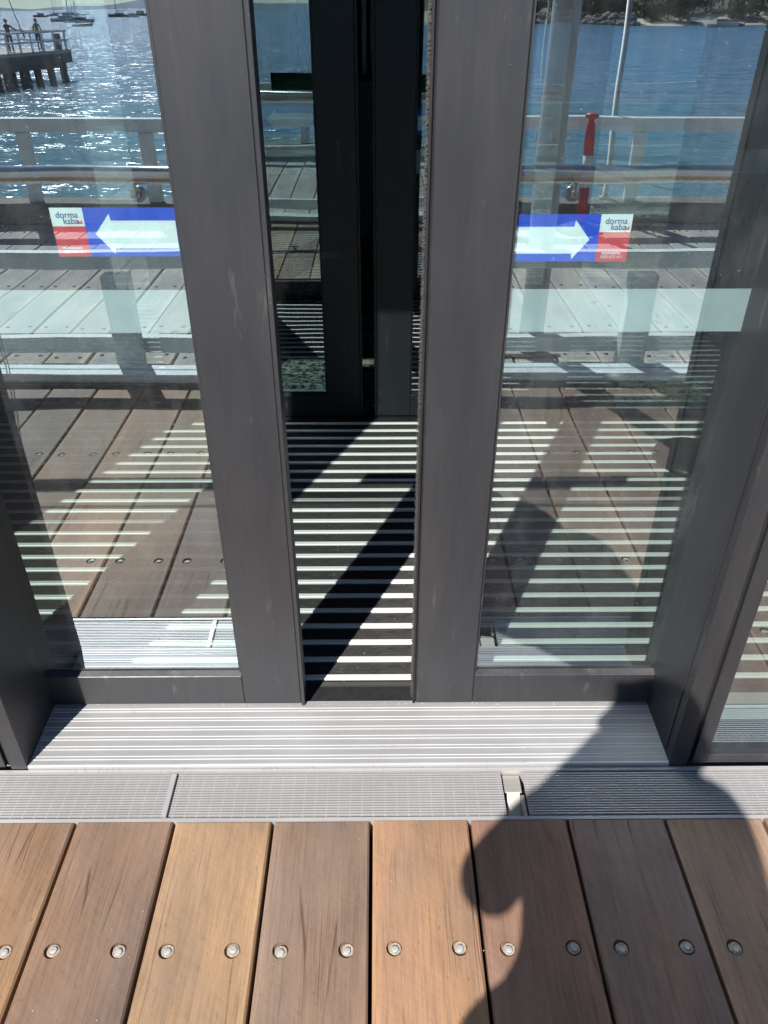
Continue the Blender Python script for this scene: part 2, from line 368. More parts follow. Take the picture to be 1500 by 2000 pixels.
# ------------------------------------------------------------------ deck in front of the doors (board by board)
DY0, DY1 = -0.575, 1.022
deck = part('deck', M_DARK, None, (-5.2, 5.2, DY0 - .12, DY1 + .14, -0.5, -0.075)); tag(deck, kind='structure')
BOLT_ROWS = (0.752, 0.055, -0.405); BX = 0.0605
def plank_mesh(name, w, y0, y1, th, rows, bx, hr, depth, bevel):
    bm = bmesh.new(); hw = w / 2 - bevel
    def loop(pts):
        vs = [bm.verts.new(p) for p in pts]
        return vs, [bm.edges.new((vs[i], vs[(i + 1) % len(vs)])) for i in range(len(vs))]
    ny = 5; side = [y0 + bevel + (y1 - y0 - 2 * bevel) * k / ny for k in range(ny + 1)]
    ov, oe = loop([(-hw, y, 0) for y in side] + [(hw, y, 0) for y in reversed(side)])
    edges = list(oe); holes = []
    for ry in rows:
        for s in (-1, 1):
            hv, he = loop([(s * bx + hr * math.cos(2 * math.pi * k / 14), ry + hr * math.sin(2 * math.pi * k / 14), 0) for k in range(14)])
            edges += he; holes.append(hv)
    bmesh.ops.triangle_fill(bm, use_beauty=True, use_dissolve=False, edges=edges)
    for hv in holes:
        dn = [bm.verts.new(v.co + Vector((0, 0, -depth))) for v in hv]
        for i in range(len(hv)): bm.faces.new((hv[i], hv[(i + 1) % len(hv)], dn[(i + 1) % len(hv)], dn[i]))
        bm.faces.new(dn)
    n = len(ov); cx, cyy = 0, (y0 + y1) / 2
    low = [bm.verts.new((v.co.x + math.copysign(bevel, v.co.x), v.co.y if 0 < i % (ny + 1) < ny else v.co.y + math.copysign(bevel, v.co.y - cyy), -bevel)) for i, v in enumerate(ov)]
    bot = [bm.verts.new((v.co.x, v.co.y, -th)) for v in low]
    for i in range(n):
        j = (i + 1) % n
        bm.faces.new((ov[i], ov[j], low[j], low[i])); bm.faces.new((low[i], low[j], bot[j], bot[i]))
    bm.faces.new(bot)
    bmesh.ops.recalc_face_normals(bm, faces=bm.faces)
    me = bpy.data.meshes.new(name); bm.to_mesh(me); bm.free(); return me
pm = plank_mesh('deck_plank', PITCH - 0.0075, DY0, DY1, 0.045, BOLT_ROWS, BX, 0.0150, 0.007, 0.0038)
pm.materials.append(M_DECK)
def bolt_mesh(k):
    b = B(); rnd = random.Random(k); prof = []
    dx, dy = rnd.uniform(.0006, .0022), rnd.uniform(-.0012, .0018)
    b.lathe((dx, dy, -0.0069), [(0.0118, 0), (0.0117, 0.0036), (0.0102, 0.005), (0.0074, 0.0036)], 14, 1)
    dx += rnd.uniform(-.0015, .0012); dy += rnd.uniform(-.0025, .0005)
    b.lathe((dx, dy, -0.0035), [(0.0068, 0), (0.0068, 0.0026), (0.0052, 0.0036)], 10, 0)
    for v in b.bm.verts: v.co += Vector((rnd.uniform(-.0007, .0007), rnd.uniform(-.0007, .0007), 0))
    return b.mesh('bolt', [M_SCREW, M_WASHER])
bolts = [bolt_mesh(k) for k in range(6)]
TONES = {-4: (0.25, 0.152, 0.088), -3: (0.18, 0.118, 0.084), -2: (0.285, 0.183, 0.108), -1: (0.185, 0.124, 0.09), 0: (0.315, 0.185, 0.108),
         1: (0.21, 0.125, 0.09), 2: (0.19, 0.13, 0.105), 3: (0.23, 0.155, 0.11)}
for k in range(-21, 21):
    x = -0.02 + PITCH * (k + 0.5)
    p = put('deck_plank', pm, deck, (x, random.uniform(-.0012, .0012), random.uniform(-.0015, .0012)))
    p.color = (*TONES.get(k, random.choice(list(TONES.values()))), 1)
    for ry in BOLT_ROWS:
        for s in (-1, 1):
            bo = bpy.data.objects.new('bolt', bolts[random.randrange(6)]); COL.objects.link(bo); bo.parent = p
            bo.location = (s * BX + random.uniform(-.0008, .0008), ry + random.uniform(-.0008, .0008), 0); bo.rotation_euler.z = random.uniform(0, .6)

# ------------------------------------------------------------------ drain channel and grates
ch = B(); ch.box(-5, 5, 1.022, 1.03, -0.06, -0.0015); ch.box(-5, 5, 1.147, 1.155, -0.06, 0.0005); chn = ch.obj('drain_channel', M_STEEL, kind='structure'); part('channel_bed', M_DARK, chn, (-5, 5, 1.0305, 1.1465, -0.075, -0.062))  # bed coloured dark to paint in the shade below the slots
def grate(x0, x1, label, plate=None):
    g = thing('drain_grate', ((x0 + x1) / 2, 1.09, -0.03), label, 'drain grate', 'grates in the threshold drain')
    w = B(); n = 17; ya, yb = 1.034, 1.1435
    for i in range(n):
        y = ya + (yb - ya) * (i + .5) / n; hw = 0.0016
        w.prism_x([(y - hw, -0.002), (y + hw, -0.002), (y + .0008, -0.0095), (y - .0008, -0.0095)], x0, x1)
    w.obj('wedge_wires', M_STEEL, g)
    c = B(); k = int((x1 - x0) / 0.025)
    for i in range(k):
        x = x0 + .008 + (x1 - x0 - .016) * i / max(1, k - 1)
        c.box(x - .0014, x + .0014, ya + .001, yb - .001, -0.011, -0.0058)
    c.obj('cross_rods', M_STEEL, g)
    if plate:
        B().box(x1 - .012, x1 - .001, ya, yb, -0.02, -0.0005).obj('end_plate', M_STEEL, g)
    return g
grate(-4.9, -0.459, 'long stainless wedge wire drain grate in front of the left frame post', True)
grate(-0.455, 0.272, 'middle stainless drain grate running in front of the gap between the doors')
grate(0.321, 4.9, 'stainless drain grate in the shadow in front of the right frame post')
br = thing('drain_bracket', (0.297, 1.09, -0.06), 'bent dull steel bracket showing in the gap between two drain grates', 'bracket')
q = B(); q.box(0.277, 0.315, 1.098, 1.1435, -0.016, -0.0125, .0008)
q.bm.verts.ensure_lookup_table()
q.prism_x([(1.098, -0.0125), (1.098, -0.016), (1.05, -0.05), (1.046, -0.048)], 0.281, 0.31)
q.obj('folded_plate', M_GALV, br)
B().box(0.311, 0.318, 1.036, 1.09, -0.06, -0.012).obj('side_tab', M_GALV, br)

# ------------------------------------------------------------------ fixed outer frame
JL, JR = -0.80, 0.658
fr = thing('door_frame', ((JL + JR) / 2, FRONT, 0), 'charcoal metal frame with deep reveals round the outer sliding doors', 'door frame')
HEAD = 2.3
part('jamb', M_FRAME, fr, (JL - 0.038, JL, FRONT, 1.40, 0.0, HEAD), bev=.0015)
part('jamb', M_FRAME, fr, (JR, JR + 0.040, FRONT, 1.40, 0.0, HEAD), bev=.0015)
part('gasket', M_RUBBER, fr, (JL - 0.05, JL - 0.0385, FRONT + .012, 1.30, 0.001, HEAD))
part('gasket', M_RUBBER, fr, (JR + 0.0405, JR + 0.0515, FRONT + .012, 1.30, 0.001, HEAD))
part('reveal_strip', M_FRAME, fr, (JR - 0.0025, JR - .0002, FRONT + .03, FRONT + .034, 0.02, HEAD - .01))
part('header', M_FRAME, fr, (JL - .05, JR + .052, FRONT + .001, 1.45, HEAD + .001, HEAD + .2), bev=.002)
# ribbed threshold plate
tp = []
y = FRONT - .0005; tp.append((y, -0.02)); tp.append((y, 0.0085)); tp.append((y + .003, 0.0105))
yy = y + .006; zt = 0.0098
slope = 0.006 / 0.17
def zz(v): return zt + slope * (v - y)
tp.append((yy, zz(yy)))
c0 = y + 0.018
while c0 < DOOR - 0.012:
    for dd in (0.0, 0.0085):
        a = c0 + dd
        tp += [(a, zz(a)), (a + .0003, zz(a) + .0012), (a + .0013, zz(a) + .0012), (a + .0017, zz(a))]
    c0 += 0.0277
tp.append((DOOR + .01, zz(DOOR + .01))); tp.append((DOOR + .01, -0.02))
tpl = B().prism_x(tp, JL + .0008, JR - .0008).obj('threshold_plate', [M_ALU, M_RIB], fr)
for p in tpl.data.polygons:
    if abs(p.normal.x) < .5 and p.area < .0045 * (JR - JL) and p.center.z > 0.0095: p.material_index = 1
part('floor_track', M_RUBBER, fr, (JL + .001, JR - .001, DOOR + .0115, 1.40, -0.02, 0.008))

def fixed_light(x0, x1, y, side, label, inner=False):
    """a fixed glazed side panel in a slim metal frame"""
    mt = M_FRAME_IN if inner else M_FRAME
    t = thing('side_window', ((x0 + x1) / 2, y, 0), label, 'window')
    w = .032
    part('frame_post', mt, t, (x0, x0 + w, y, y + .1, 0.004, HEAD), bev=.0015)
    part('frame_post', mt, t, (x1 - w, x1, y, y + .1, 0.004, HEAD), bev=.0015)
    part('bottom_rail', mt, t, (x0 + w + .0005, x1 - w - .0005, y + .002, y + .1, 0.004, 0.03), bev=.0015)
    pane_obj(t, x0 + w - .004, x1 - w + .004, 0.026, HEAD, y + .02, inner)
    return t
def pane_obj(t, x0, x1, z0, z1, y, inner=False):
    b = B(); b.box(x0, x1, y, y + .006, z0, z1)
    me_o = b.obj('glass_pane', [M_GLASS_IN if inner else M_GLASS, M_GLASS_CLEAR], t)
    for p in me_o.data.polygons: p.material_index = 0 if p.normal.y < -.5 else 1
    f = B().box(x0 + .003, x1 - .003, y + .0022, y + .0028, 0.957, 1.035).obj('frosted_band', M_FROST, me_o)
    return me_o

def lettering(txt, size, x, z, y, m, parent, align='LEFT', name='lettering'):
    cu = bpy.data.curves.new('txt', 'FONT'); cu.body = txt; cu.size = size; cu.align_x = align; cu.offset = size * .004
    tmp = bpy.data.objects.new('txt', cu); COL.objects.link(tmp)
    dg = bpy.context.evaluated_depsgraph_get(); dg.update()
    me = bpy.data.meshes.new_from_object(tmp.evaluated_get(dg)); bpy.data.objects.remove(tmp); bpy.data.curves.remove(cu)
    me.transform(Matrix.Translation(Vector((x, y, z)) - base_of(parent)) @ Matrix.Rotation(R(90), 4, 'X'))
    me.materials.clear(); me.materials.append(m)
    o = bpy.data.objects.new(name, me); COL.objects.link(o); o.parent = parent; return o
def sticker(door, xa, xb, z0, z1, y, flip):
    """the arrow sticker: xa is the end with the maker's panel, the arrow points at it"""
    s = 1 if xb > xa else -1; W = abs(xb - xa); Hh = z1 - z0
    X = lambda u: xa + s * u * W
    Z = lambda v: z1 - v * Hh
    def sheet(n, m, us, par, dy):
        b = B(); b.bm.faces.new([b.bm.verts.new((X(u), y + dy, Z(v))) for u, v in us]); return b.obj(n, m, par)
    st = sheet('arrow_sticker', M_ST_BLUE, [(0.255, 0), (1, 0), (1, 1), (0.255, 1)], door, 0)
    sheet('backing', M_ST_BACK, [(0, 0), (1, 0), (1, 1), (0, 1)], st, .0004)
    sheet('arrow', M_ST_WHITE, [(.325, .53), (.455, .12), (.462, .26), (.965, .26), (.965, .83), (.462, .83), (.456, .95)], st, -.0002)
    sheet('white_panel', M_ST_WHITE, [(0, 0), (.2549, 0), (.2549, .375), (0, .375)], st, 0)
    sheet('red_panel', M_ST_RED, [(0, .3755), (.2549, .3755), (.2549, 1), (0, 1)], st, 0)
    xl = min(X(0), X(.255)); pw = .255 * W
    lettering('dorma', .0142, xl + pw * .15, Z(.2), y - .0003, M_ST_NAVY, st)
    lettering('kaba', .0142, xl + pw * .35, Z(.325), y - .0003, M_ST_NAVY, st)
    b = B()
    for k in range(3): b.poly([(xl + pw * (.8 + .05 * k), y - .0003, Z(.325)), (xl + pw * (.835 + .05 * k), y - .0003, Z(.325)), (xl + pw * (.835 + .05 * k), y - .0003, Z(.255 + .02 * (k == 1))), (xl + pw * (.8 + .05 * k), y - .0003, Z(.255 + .02 * (k == 1)))])
    b.obj('red_mark', M_ST_RED, st)
    lettering('1800 675 411', .0072, xl + pw * .5, Z(.93), y - .0003, M_ST_WHITE, st, 'CENTER')
    b = B()
    for k in range(9):
        u = .18 + .068 * k
        b.poly([(xl + pw * u, y - .0003, Z(.845)), (xl + pw * (u + .045), y - .0003, Z(.845)), (xl + pw * (u + .05), y - .0003, Z(.8)), (xl + pw * (u + .006), y - .0003, Z(.8))])
    b.obj('small_print', M_ST_WHITE, st)

def leaf(x_meet, x_far, y, label, inner=False, stk=None, brush=False, sw=0.147):
    """a sliding leaf; x_meet is the edge at the middle of the doorway"""
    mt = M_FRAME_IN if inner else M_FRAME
    s = 1 if x_far > x_meet else -1
    t = thing('sliding_door', ((x_meet + x_far) / 2, y, 0.018), label, 'door')
    def xb(a, b): return (min(a, b), max(a, b))
    th = .045; z0, z1 = 0.019, HEAD - .01
    a, b_ = xb(x_meet + s * .009, x_meet + s * sw)
    part('stile', mt, t, (a, b_, y, y + th, z0, z1), bev=.002)
    a, b_ = xb(x_meet, x_meet + s * .0085)
    if brush:
        B().box(a + .002, b_, y + .006, y + th - .004, z0 + .004, z1).obj('edge_strip', mt, t)
        bb = B(); rnd = random.Random(3); z = z0 + .01
        while z < z1:
            for yy in (y + .012, y + .02, y + .028):
                ln = rnd.uniform(.006, .0095); j = rnd.uniform(-.0015, .0015)
                p = Vector((x_meet + s * .003, yy + rnd.uniform(-.003, .003), z)); e = p + Vector((-s * ln, rnd.uniform(-.003, .003), j)); wv = Vector((0, .0006, .0016))
                bb.bm.faces.new([bb.bm.verts.new(v) for v in (p - wv, p + wv, e)])
            z += .0019
        o = bb.obj('brush_seal', simple('grey_brush_pile', (0.045, 0.042, 0.04), 0.9, 0, 90, 0.5), t); o['kind'] = 'stuff'
        B().box(min(x_meet, x_meet + s * .004), max(x_meet, x_meet + s * .004), y - .002, y + .004, z0 + .002, z1).obj('seal_carrier', M_RUBBER, t)
    else:
        part('edge_strip', mt, t, (a, b_, y - .0035, y + th - .003, z0 - .004, z1), bev=.001)
    a, b_ = xb(x_far - s * .09, x_far)
    part('stile', mt, t, (a, b_, y, y + th, z0, z1), bev=.002)
    ia, ib = xb(x_meet + s * (sw + .0004), x_far - s * .0904)
    part('bottom_rail', mt, t, (ia, ib, y + .0008, y + th - .001, z0, 0.112), bev=.0015)
    part('top_rail', mt, t, (ia, ib, y + .0008, y + th - .001, z1 - .1, z1), bev=.0015)
    bd = B(); xm = x_meet + s * sw; xa, xbb = xb(xm + s * .0006, xm + s * .005)
    bd.prism_x([(y + .003, .1125), (y + .0145, .1195), (y + .0145, .1125)], ia, ib)
    bd.box(xa, xbb, y + .006, y + .0145, .121, z1 - .101)
    bd.obj('glazing_bead', mt, t)
    pane_obj(t, ia - .006, ib + .006, .105, z1 - .09, y + .016, inner)
    if stk: sticker(t, *stk, y + .016 + .0016, s)
    return t
leaf(-0.184, -0.93, DOOR, 'left outer sliding door, its arrow sticker pointing left', stk=(-0.546, -0.332, 1.093, 1.1725))
leaf(0.079, 0.80, DOOR, 'right outer sliding door with brush seal, its arrow sticker pointing right', stk=(0.427, 0.218, 1.083, 1.161), brush=True)
fixed_light(-1.64, -1.09, FRONT + .004, -1, 'fixed glass panel left of the doorway, mostly out of frame')
part('filler_panel', M_FRAME, fr, (-1.088, JL - .051, FRONT + .004, 1.3, 0.002, HEAD), bev=.0015)
fixed_light(JR + 0.053, 1.75, FRONT + .004, 1, 'fixed glass side panel to the right of the doorway')

# ------------------------------------------------------------------ entrance mat in the vestibule
VX0, VX1 = -1.95, 1.72
mt_ = thing('entrance_mat', (0, 1.42, -0.02), 'black ribbed entrance mat with bright aluminium bars across it', 'mat')
part('base_tray', M_DARK, mt_, (VX0, VX1, 1.4005, 2.905, -0.02, 0.0))
bar = B().box(VX0 + .01, VX1 - .01, -0.0076, 0.0076, 0.0005, 0.0118, .0008).mesh('aluminium_bar', M_BAR)
ins = B(); hw = 0.0243
prof = [(-hw, .0002), (-hw, .006)]
for k in range(5):
    a = -hw + .003 + k * .0093
    prof += [(a, .006), (a + .0012, .0105), (a + .0034, .0105), (a + .0046, .006)]
prof += [(hw, .006), (hw, .0002)]
ins.prism_x(prof, VX0 + .01, VX1 - .01); ins = ins.mesh('matting_strip', M_CARPET)
ybar = 1.4325; last = None
while ybar < 2.9:
    put('aluminium_bar', bar, mt_, (0, ybar, 0)); 
    if ybar + .031 < 2.89: put('matting_strip', ins, mt_, (0, ybar + .0329, 0))
    ybar += 0.0658
nose = B(); nose.prism_x([(1.4008, .0002), (1.4008, .007), (1.404, .0085), (1.4065, .006), (1.41, .0085), (1.4125, .006), (1.416, .0088), (1.4218, .0088), (1.4218, .0002)], VX0 + .01, VX1 - .01)
nose.obj('edge_strip', M_RUBBER, mt_)

# ------------------------------------------------------------------ inner doors
fr2 = thing('door_frame', (-.05, INNER, 0), 'dark frame round the inner pair of sliding doors', 'door frame')
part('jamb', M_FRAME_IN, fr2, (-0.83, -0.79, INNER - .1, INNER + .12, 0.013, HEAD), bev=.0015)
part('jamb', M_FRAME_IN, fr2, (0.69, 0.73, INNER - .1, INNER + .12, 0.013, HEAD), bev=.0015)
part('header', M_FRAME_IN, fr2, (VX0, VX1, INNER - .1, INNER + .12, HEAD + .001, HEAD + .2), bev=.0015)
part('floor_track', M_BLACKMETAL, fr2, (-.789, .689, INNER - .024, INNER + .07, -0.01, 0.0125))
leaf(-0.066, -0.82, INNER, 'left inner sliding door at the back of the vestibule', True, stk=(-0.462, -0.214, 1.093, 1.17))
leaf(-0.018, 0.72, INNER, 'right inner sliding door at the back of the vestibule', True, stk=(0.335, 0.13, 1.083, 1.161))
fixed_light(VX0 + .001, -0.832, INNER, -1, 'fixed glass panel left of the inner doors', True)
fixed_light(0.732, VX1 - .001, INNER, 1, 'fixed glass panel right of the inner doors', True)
st = thing('floor_stand', (1.19, 2.56, 0.012), 'black post on a round weighted base inside the vestibule', 'post stand')
B().lathe((1.19, 2.56, 0.0126), [(.145, 0), (.15, .008), (.145, .02), (.06, .035), (.04, .04)], 32).obj('base', M_BLACKMETAL, st)
B().lathe((1.235, 2.56, 0.04), [(.034, 0), (.034, 1.0), (.04, 1.01), (.04, 1.06), (.02, 1.075)], 18).obj('pole', M_BLACKMETAL, st)

# ------------------------------------------------------------------ building shell and room behind
bl = thing('pavilion', (0, 4, 0), 'dark glazed waterfront building behind the sliding doors', 'building')
part('wall', M_WALL, bl, (VX0 - .12, VX0, 1.31, 2.9, -0.05, 2.75))
part('wall', M_WALL, bl, (VX1, VX1 + .12, 1.31, 2.9, -0.05, 2.75))
part('wall', M_CLAD, bl, (-6, -1.66, FRONT + .01, 1.3, 0.001, 3.4))
part('wall', M_CLAD, bl, (1.77, 6, FRONT + .01, 1.3, 0.001, 3.4))
part('wall', M_CLAD, bl, (-1.6598, 1.7698, FRONT + .02, 1.29, HEAD + .202, 3.4))
part('wall', M_CLAD, bl, (-6, -5.85, 1.301, 9, -0.05, 3.4))
part('wall', M_CLAD, bl, (5.85, 6, 1.301, 9, -0.05, 3.4))
part('wall', M_WALL, bl, (-6, 6, 9.001, 9.15, -0.05, 3.4))
part('wall', M_WALL, bl, (-5.84, VX0 - .001, 2.905, 3.0, -0.05, 3.2))
part('wall', M_WALL, bl, (VX1 + .001, 5.84, 2.905, 3.0, -0.05, 3.2))
part('wall', M_WALL, bl, (VX0, VX1, 2.95, 3.0, HEAD + .21, 3.2))
part('ceiling', M_CEIL, bl, (VX0, VX1, 1.46, 2.9, 2.6, 2.65))
part('roof', M_CLAD, bl, (-6.2, 6.2, FRONT - .1, 9.3, 3.401, 3.6))
tf = part('room_floor', M_TERRAZZO, None, (-5.84, 5.84, 3.02, 9, -0.06, 0.006)); tag(tf, kind='structure')
tf2 = part('vestibule_floor', M_DARK, None, (VX0, VX1, 2.906, 3.019, -0.06, 0.003)); tag(tf2, kind='structure')
part('slab', M_CLAD, bl, (-6, 6, 1.16, 9.15, -0.6, -0.0755))
ct = thing('service_counter', (-0.6, 6, 0), 'dark counter with a pale fluted screen on it inside the room', 'counter')
part('body', M_BLACKMETAL, ct, (-1.6, 0.4, 6.0, 6.6, 0.007, 0.9))
part('top', M_BLACKMETAL, ct, (-0.62, 0.45, 5.95, 6.65, 0.901, 1.03))
m_fl = simple('pale_fluted_panel', (0.75, 0.78, 0.78), 0.5)
for k in range(16):
    B().lathe((-0.62 + k * .065, 6.72, 1.031), [(.02, 0), (.02, 0.9), (.018, .905)], 8).obj('flute', m_fl, ct)

# ------------------------------------------------------------------ glass balustrade behind the photographer
bal = thing('glass_balustrade', (0, -0.64, 0), 'frameless glass balustrade with a round stainless handrail on a pale kerb', 'balustrade')
part('base_kerb', M_KERB, bal, (-5.2, 5.2, -0.715, -0.59, 0.012, 0.052), bev=.006)
part('base_kerb_plinth', M_GALV, bal, (-5.2, 5.2, -0.705, -0.605, -0.07, 0.0115))
for k in range(-3, 3):
    x0 = 0.9 + k * 1.74 - .87
    b = B(); b.box(x0 + .006, x0 + 1.734, -0.664, -0.652, 0.053, 1.14)
    o = b.obj('glass_panel', [M_BALGLASS, M_GLASS_CLEAR, M_GEDGE], bal)
    for p in o.data.polygons: p.material_index = 0 if p.normal.y > .5 else (1 if p.normal.y < -.5 else 2)
hr = B(); hr.tube((-5.2, -0.575, 0.9), (5.2, -0.575, 0.9), 0.034, 24); hr.obj('handrail', M_POLISHED, bal)
for k in range(-3, 3):
    for dx in (-.02,):
        x = 0.785 + k * 1.75
        so = B(); so.tube((x, -0.6515, 0.82), (x, -0.615, 0.82), .03, 18); so.tube((x, -0.615, 0.82), (x, -0.57, 0.83), .013, 12); so.tube((x, -0.573, 0.822), (x, -0.574, 0.882), .009, 10)
        so.obj('standoff', M_POLISHED, bal)

# ------------------------------------------------------------------ jetty: weathered planks, low rail, outer fence
jd = part('jetty_deck', M_BEAM, None, (-9, 9, -4.02, -0.73, -0.4, -0.085)); tag(jd, kind='structure')
jp = plank_mesh('jetty_plank', PITCH - .011, -3.96, -0.735, 0.07, (), .05, .01, .004, .004)
jp.materials.append(M_JETTY)
spk = B()
for ry in (-3.5, -2.75, -2.1, -1.35, -0.95):
    for s in (-1, 1): spk.lathe((s * .058, ry, 0.0002), [(.011, 0), (.009, .003), (.004, .004)], 8)
spk = spk.mesh('spike_heads', M_NAIL)
for k in range(-36, 36):
    p = put('jetty_plank', jp, jd, (0.04 + PITCH * (k + .5), random.uniform(-.01, .01), random.uniform(-.004, .003)))
    p.rotation_euler.z = random.uniform(-.0006, .0006)
    if abs(k) < 22:
        s_ = bpy.data.objects.new('spike_heads', spk); COL.objects.link(s_); s_.parent = p; s_.location.y = random.uniform(-.03, .03)
lr = thing('low_rail', (0, -0.84, 0), 'low white timber rail standing right behind the glass balustrade', 'railing')
for z in (0.458, 0.055): part('rail', M_WHITE, lr, (-8, 8, -0.90, -0.845, z, z + .075), bev=.004)
for k in range(-3, 4):
    x = 0.01 + 1.19 + 2.38 * (k - .0) - 0
    part('post', M_WHITE, lr, (x - .062, x + .062, -0.842, -0.765, -0.07, 0.452), bev=.004)
of = thing('jetty_fence', (0, -3.9, 0), 'white timber fence with a top rail along the seaward edge of the jetty', 'fence')
part('kerb_beam', M_BEAM, of, (-9, 9, -4.02, -3.72, 0.01, 0.15), bev=.01)
part('rail', M_WHITE, of, (-9, 9, -3.95, -3.84, 0.655, 0.745), bev=.006)
part('rail', M_WHITE, of, (-9, 9, -3.96, -3.905, 0.32, 0.40), bev=.006)
for k in range(-6, 8):
    x = 0.12 + .95 * k
    part('post', M_WHITE, of, (x - .05, x + .05, -3.902, -3.842, 0.151, 0.652), bev=.004)
for k in range(-6, 7):
    b = B(); b.tube((k * 1.4, -3.8, SEA - 1), (k * 1.4, -3.8, -0.41), .16, 12); b.obj('pile', M_BEAM, jd)
lp = thing('lamp_post', (0.755, -0.98, 0), 'thick grey round post on a square base plate behind the balustrade', 'post')
part('base_plate', M_GALV, lp, (0.755 - .14, 0.755 + .14, -0.98 - .06, -0.98 + .065, 0.004, 0.018), bev=.002)
B().lathe((0.755, -0.98, 0.0185), [(.066, 0), (.06, .05), (.058, 3.4), (.05, 3.42)], 20).obj('shaft', M_POST, lp)
B().tube((0.755, -0.98, 3.4), (0.3, -1.4, 3.55), .025, 10).obj('arm', M_POST, lp)
B().box(0.05, 0.35, -1.5, -1.35, 3.53, 3.6, .02).obj('lamp_head', M_POST, lp)
for s in (-1, 1): B().lathe((0.755 + s * .115, -0.98, 0.0182), [(.014, 0), (.014, .01), (.007, .011), (.007, .022)], 8).obj('anchor_bolt', M_NAIL, lp)
sp_ = thing('slim_pole', (1.84, -3.98, 0.15), 'slim white pole rising from the seaward jetty fence', 'pole')
B().lathe((1.84, -3.99, 0.151), [(.05, 0), (.05, .01), (.022, .02), (.02, 3.0)], 14).obj('shaft', M_POST, sp_)
B().box(1.6, 2.08, -3.965, -3.955, 2.5, 3.1, .002).obj('sign_plate', M_ST_WHITE, sp_)
m_red = simple('bollard_red', (0.6, 0.03, 0.035), 0.45, 0, 10, 0.15)
tb = thing('t_top_bollard', (1.56, -3.55, 0), 'red and white plastic bollard with a knob top on the jetty', 'bollard')
B().lathe((1.56, -3.55, 0.004), [(.19, 0), (.19, .025), (.1, .05), (.05, .06)], 8).obj('base', M_RUBBER, tb)
B().lathe((1.56, -3.55, 0.055), [(.038, 0), (.036, .26)], 16).obj('lower_shaft', m_red, tb)
B().lathe((1.56, -3.55, 0.316), [(.036, 0), (.035, .21)], 16).obj('reflective_sleeve', M_WHITE, tb)
B().lathe((1.56, -3.55, 0.527), [(.037, 0), (.034, .2), (.02, .215), (.02, .235), (.048, .245), (.05, .262), (.028, .275)], 16).obj('knob_top', m_red, tb)

# ------------------------------------------------------------------ people
def body(name, joints, bones, mats, parent, root=0, sub=2):
    """continuous skin over a posed skeleton; every face takes the cloth of its nearest bone"""
    me = bpy.data.meshes.new(name); idx = {k: i for i, k in enumerate(joints)}
    off = base_of(parent)
    me.from_pydata([Vector(v[0]) - off for v in joints.values()], [(idx[a], idx[b]) for a, b, _ in bones], [])
    o = bpy.data.objects.new(name, me); COL.objects.link(o)
    sk = o.modifiers.new('skin', 'SKIN'); sk.use_smooth_shade = True
    if not me.skin_vertices: me.attributes  # created with the modifier
    lay = me.skin_vertices[0].data
    for k, v in joints.items():
        r = v[1]; lay[idx[k]].radius = (r, r) if isinstance(r, (int, float)) else r; lay[idx[k]].use_root = idx[k] == root
    ss = o.modifiers.new('sub', 'SUBSURF'); ss.levels = ss.render_levels = sub
    dg = bpy.context.evaluated_depsgraph_get(); dg.update()
    out = bpy.data.meshes.new_from_object(o.evaluated_get(dg)); bpy.data.objects.remove(o)
    out.name = name; out.materials.clear()
    names = list(mats)
    for m in mats.values(): out.materials.append(m)
    segs = [(Vector(joints[a][0]) - off, Vector(joints[b][0]) - off, names.index(c), joints[a][1] if isinstance(joints[a][1], float) else 0.05) for a, b, c in bones]
    for p in out.polygons:
        best = None
        for a, b, c, r in segs:
            d = b - a; t = max(0, min(1, (p.center - a).dot(d) / max(1e-9, d.length_squared))); q = (p.center - (a + d * t)).length
            if best is None or q < best[0]: best = (q, c)
        p.material_index = best[1]; p.use_smooth = True
    ob = bpy.data.objects.new(name, out); COL.objects.link(ob); ob.parent = parent; return ob
SKIN = simple('skin', (0.5, 0.3, 0.22), 0.55, 0, 30, 0.1); HAIR = simple('dark_hair', (0.03, 0.022, 0.017), 0.6, 0, 60, 0.4)
EYE_M = simple('eye_white', (0.8, 0.8, 0.78), 0.2)
def hand(J, Bn, side, wrist, palm, tip_dir, across, up, pre):
    """four fingers and a thumb curling round the phone"""
    w, p = Vector(wrist), Vector(palm)
    J[pre + 'palm'] = (p, 0.019); Bn.append((pre + 'wrist', pre + 'palm', 'skin'))
    for k, (ln, o) in enumerate(((.062, .027), (.072, .009), (.067, -.009), (.053, -.026))):
        k0 = p + tip_dir * .03 + up * o; k1 = k0 + tip_dir * ln * .5 + across * .004; k2 = k1 + tip_dir * ln * .18 + across * ln * .36
        for i, q in enumerate((k0, k1, k2)): J[f'{pre}f{k}{i}'] = (q, (.0095, .0085, .007)[i])
        Bn += [(pre + 'palm', f'{pre}f{k}0', 'skin'), (f'{pre}f{k}0', f'{pre}f{k}1', 'skin'), (f'{pre}f{k}1', f'{pre}f{k}2', 'skin')]
    t0 = p + up * .03 - tip_dir * .004 - across * .006; t1 = t0 + up * .022 + across * .02; t2 = t1 + across * .026
    for i, q in enumerate((t0, t1, t2)): J[f'{pre}t{i}'] = (q, (.012, .0095, .008)[i])
    Bn += [(pre + 'palm', pre + 't0', 'skin'), (pre + 't0', pre + 't1', 'skin'), (pre + 't1', pre + 't2', 'skin')]
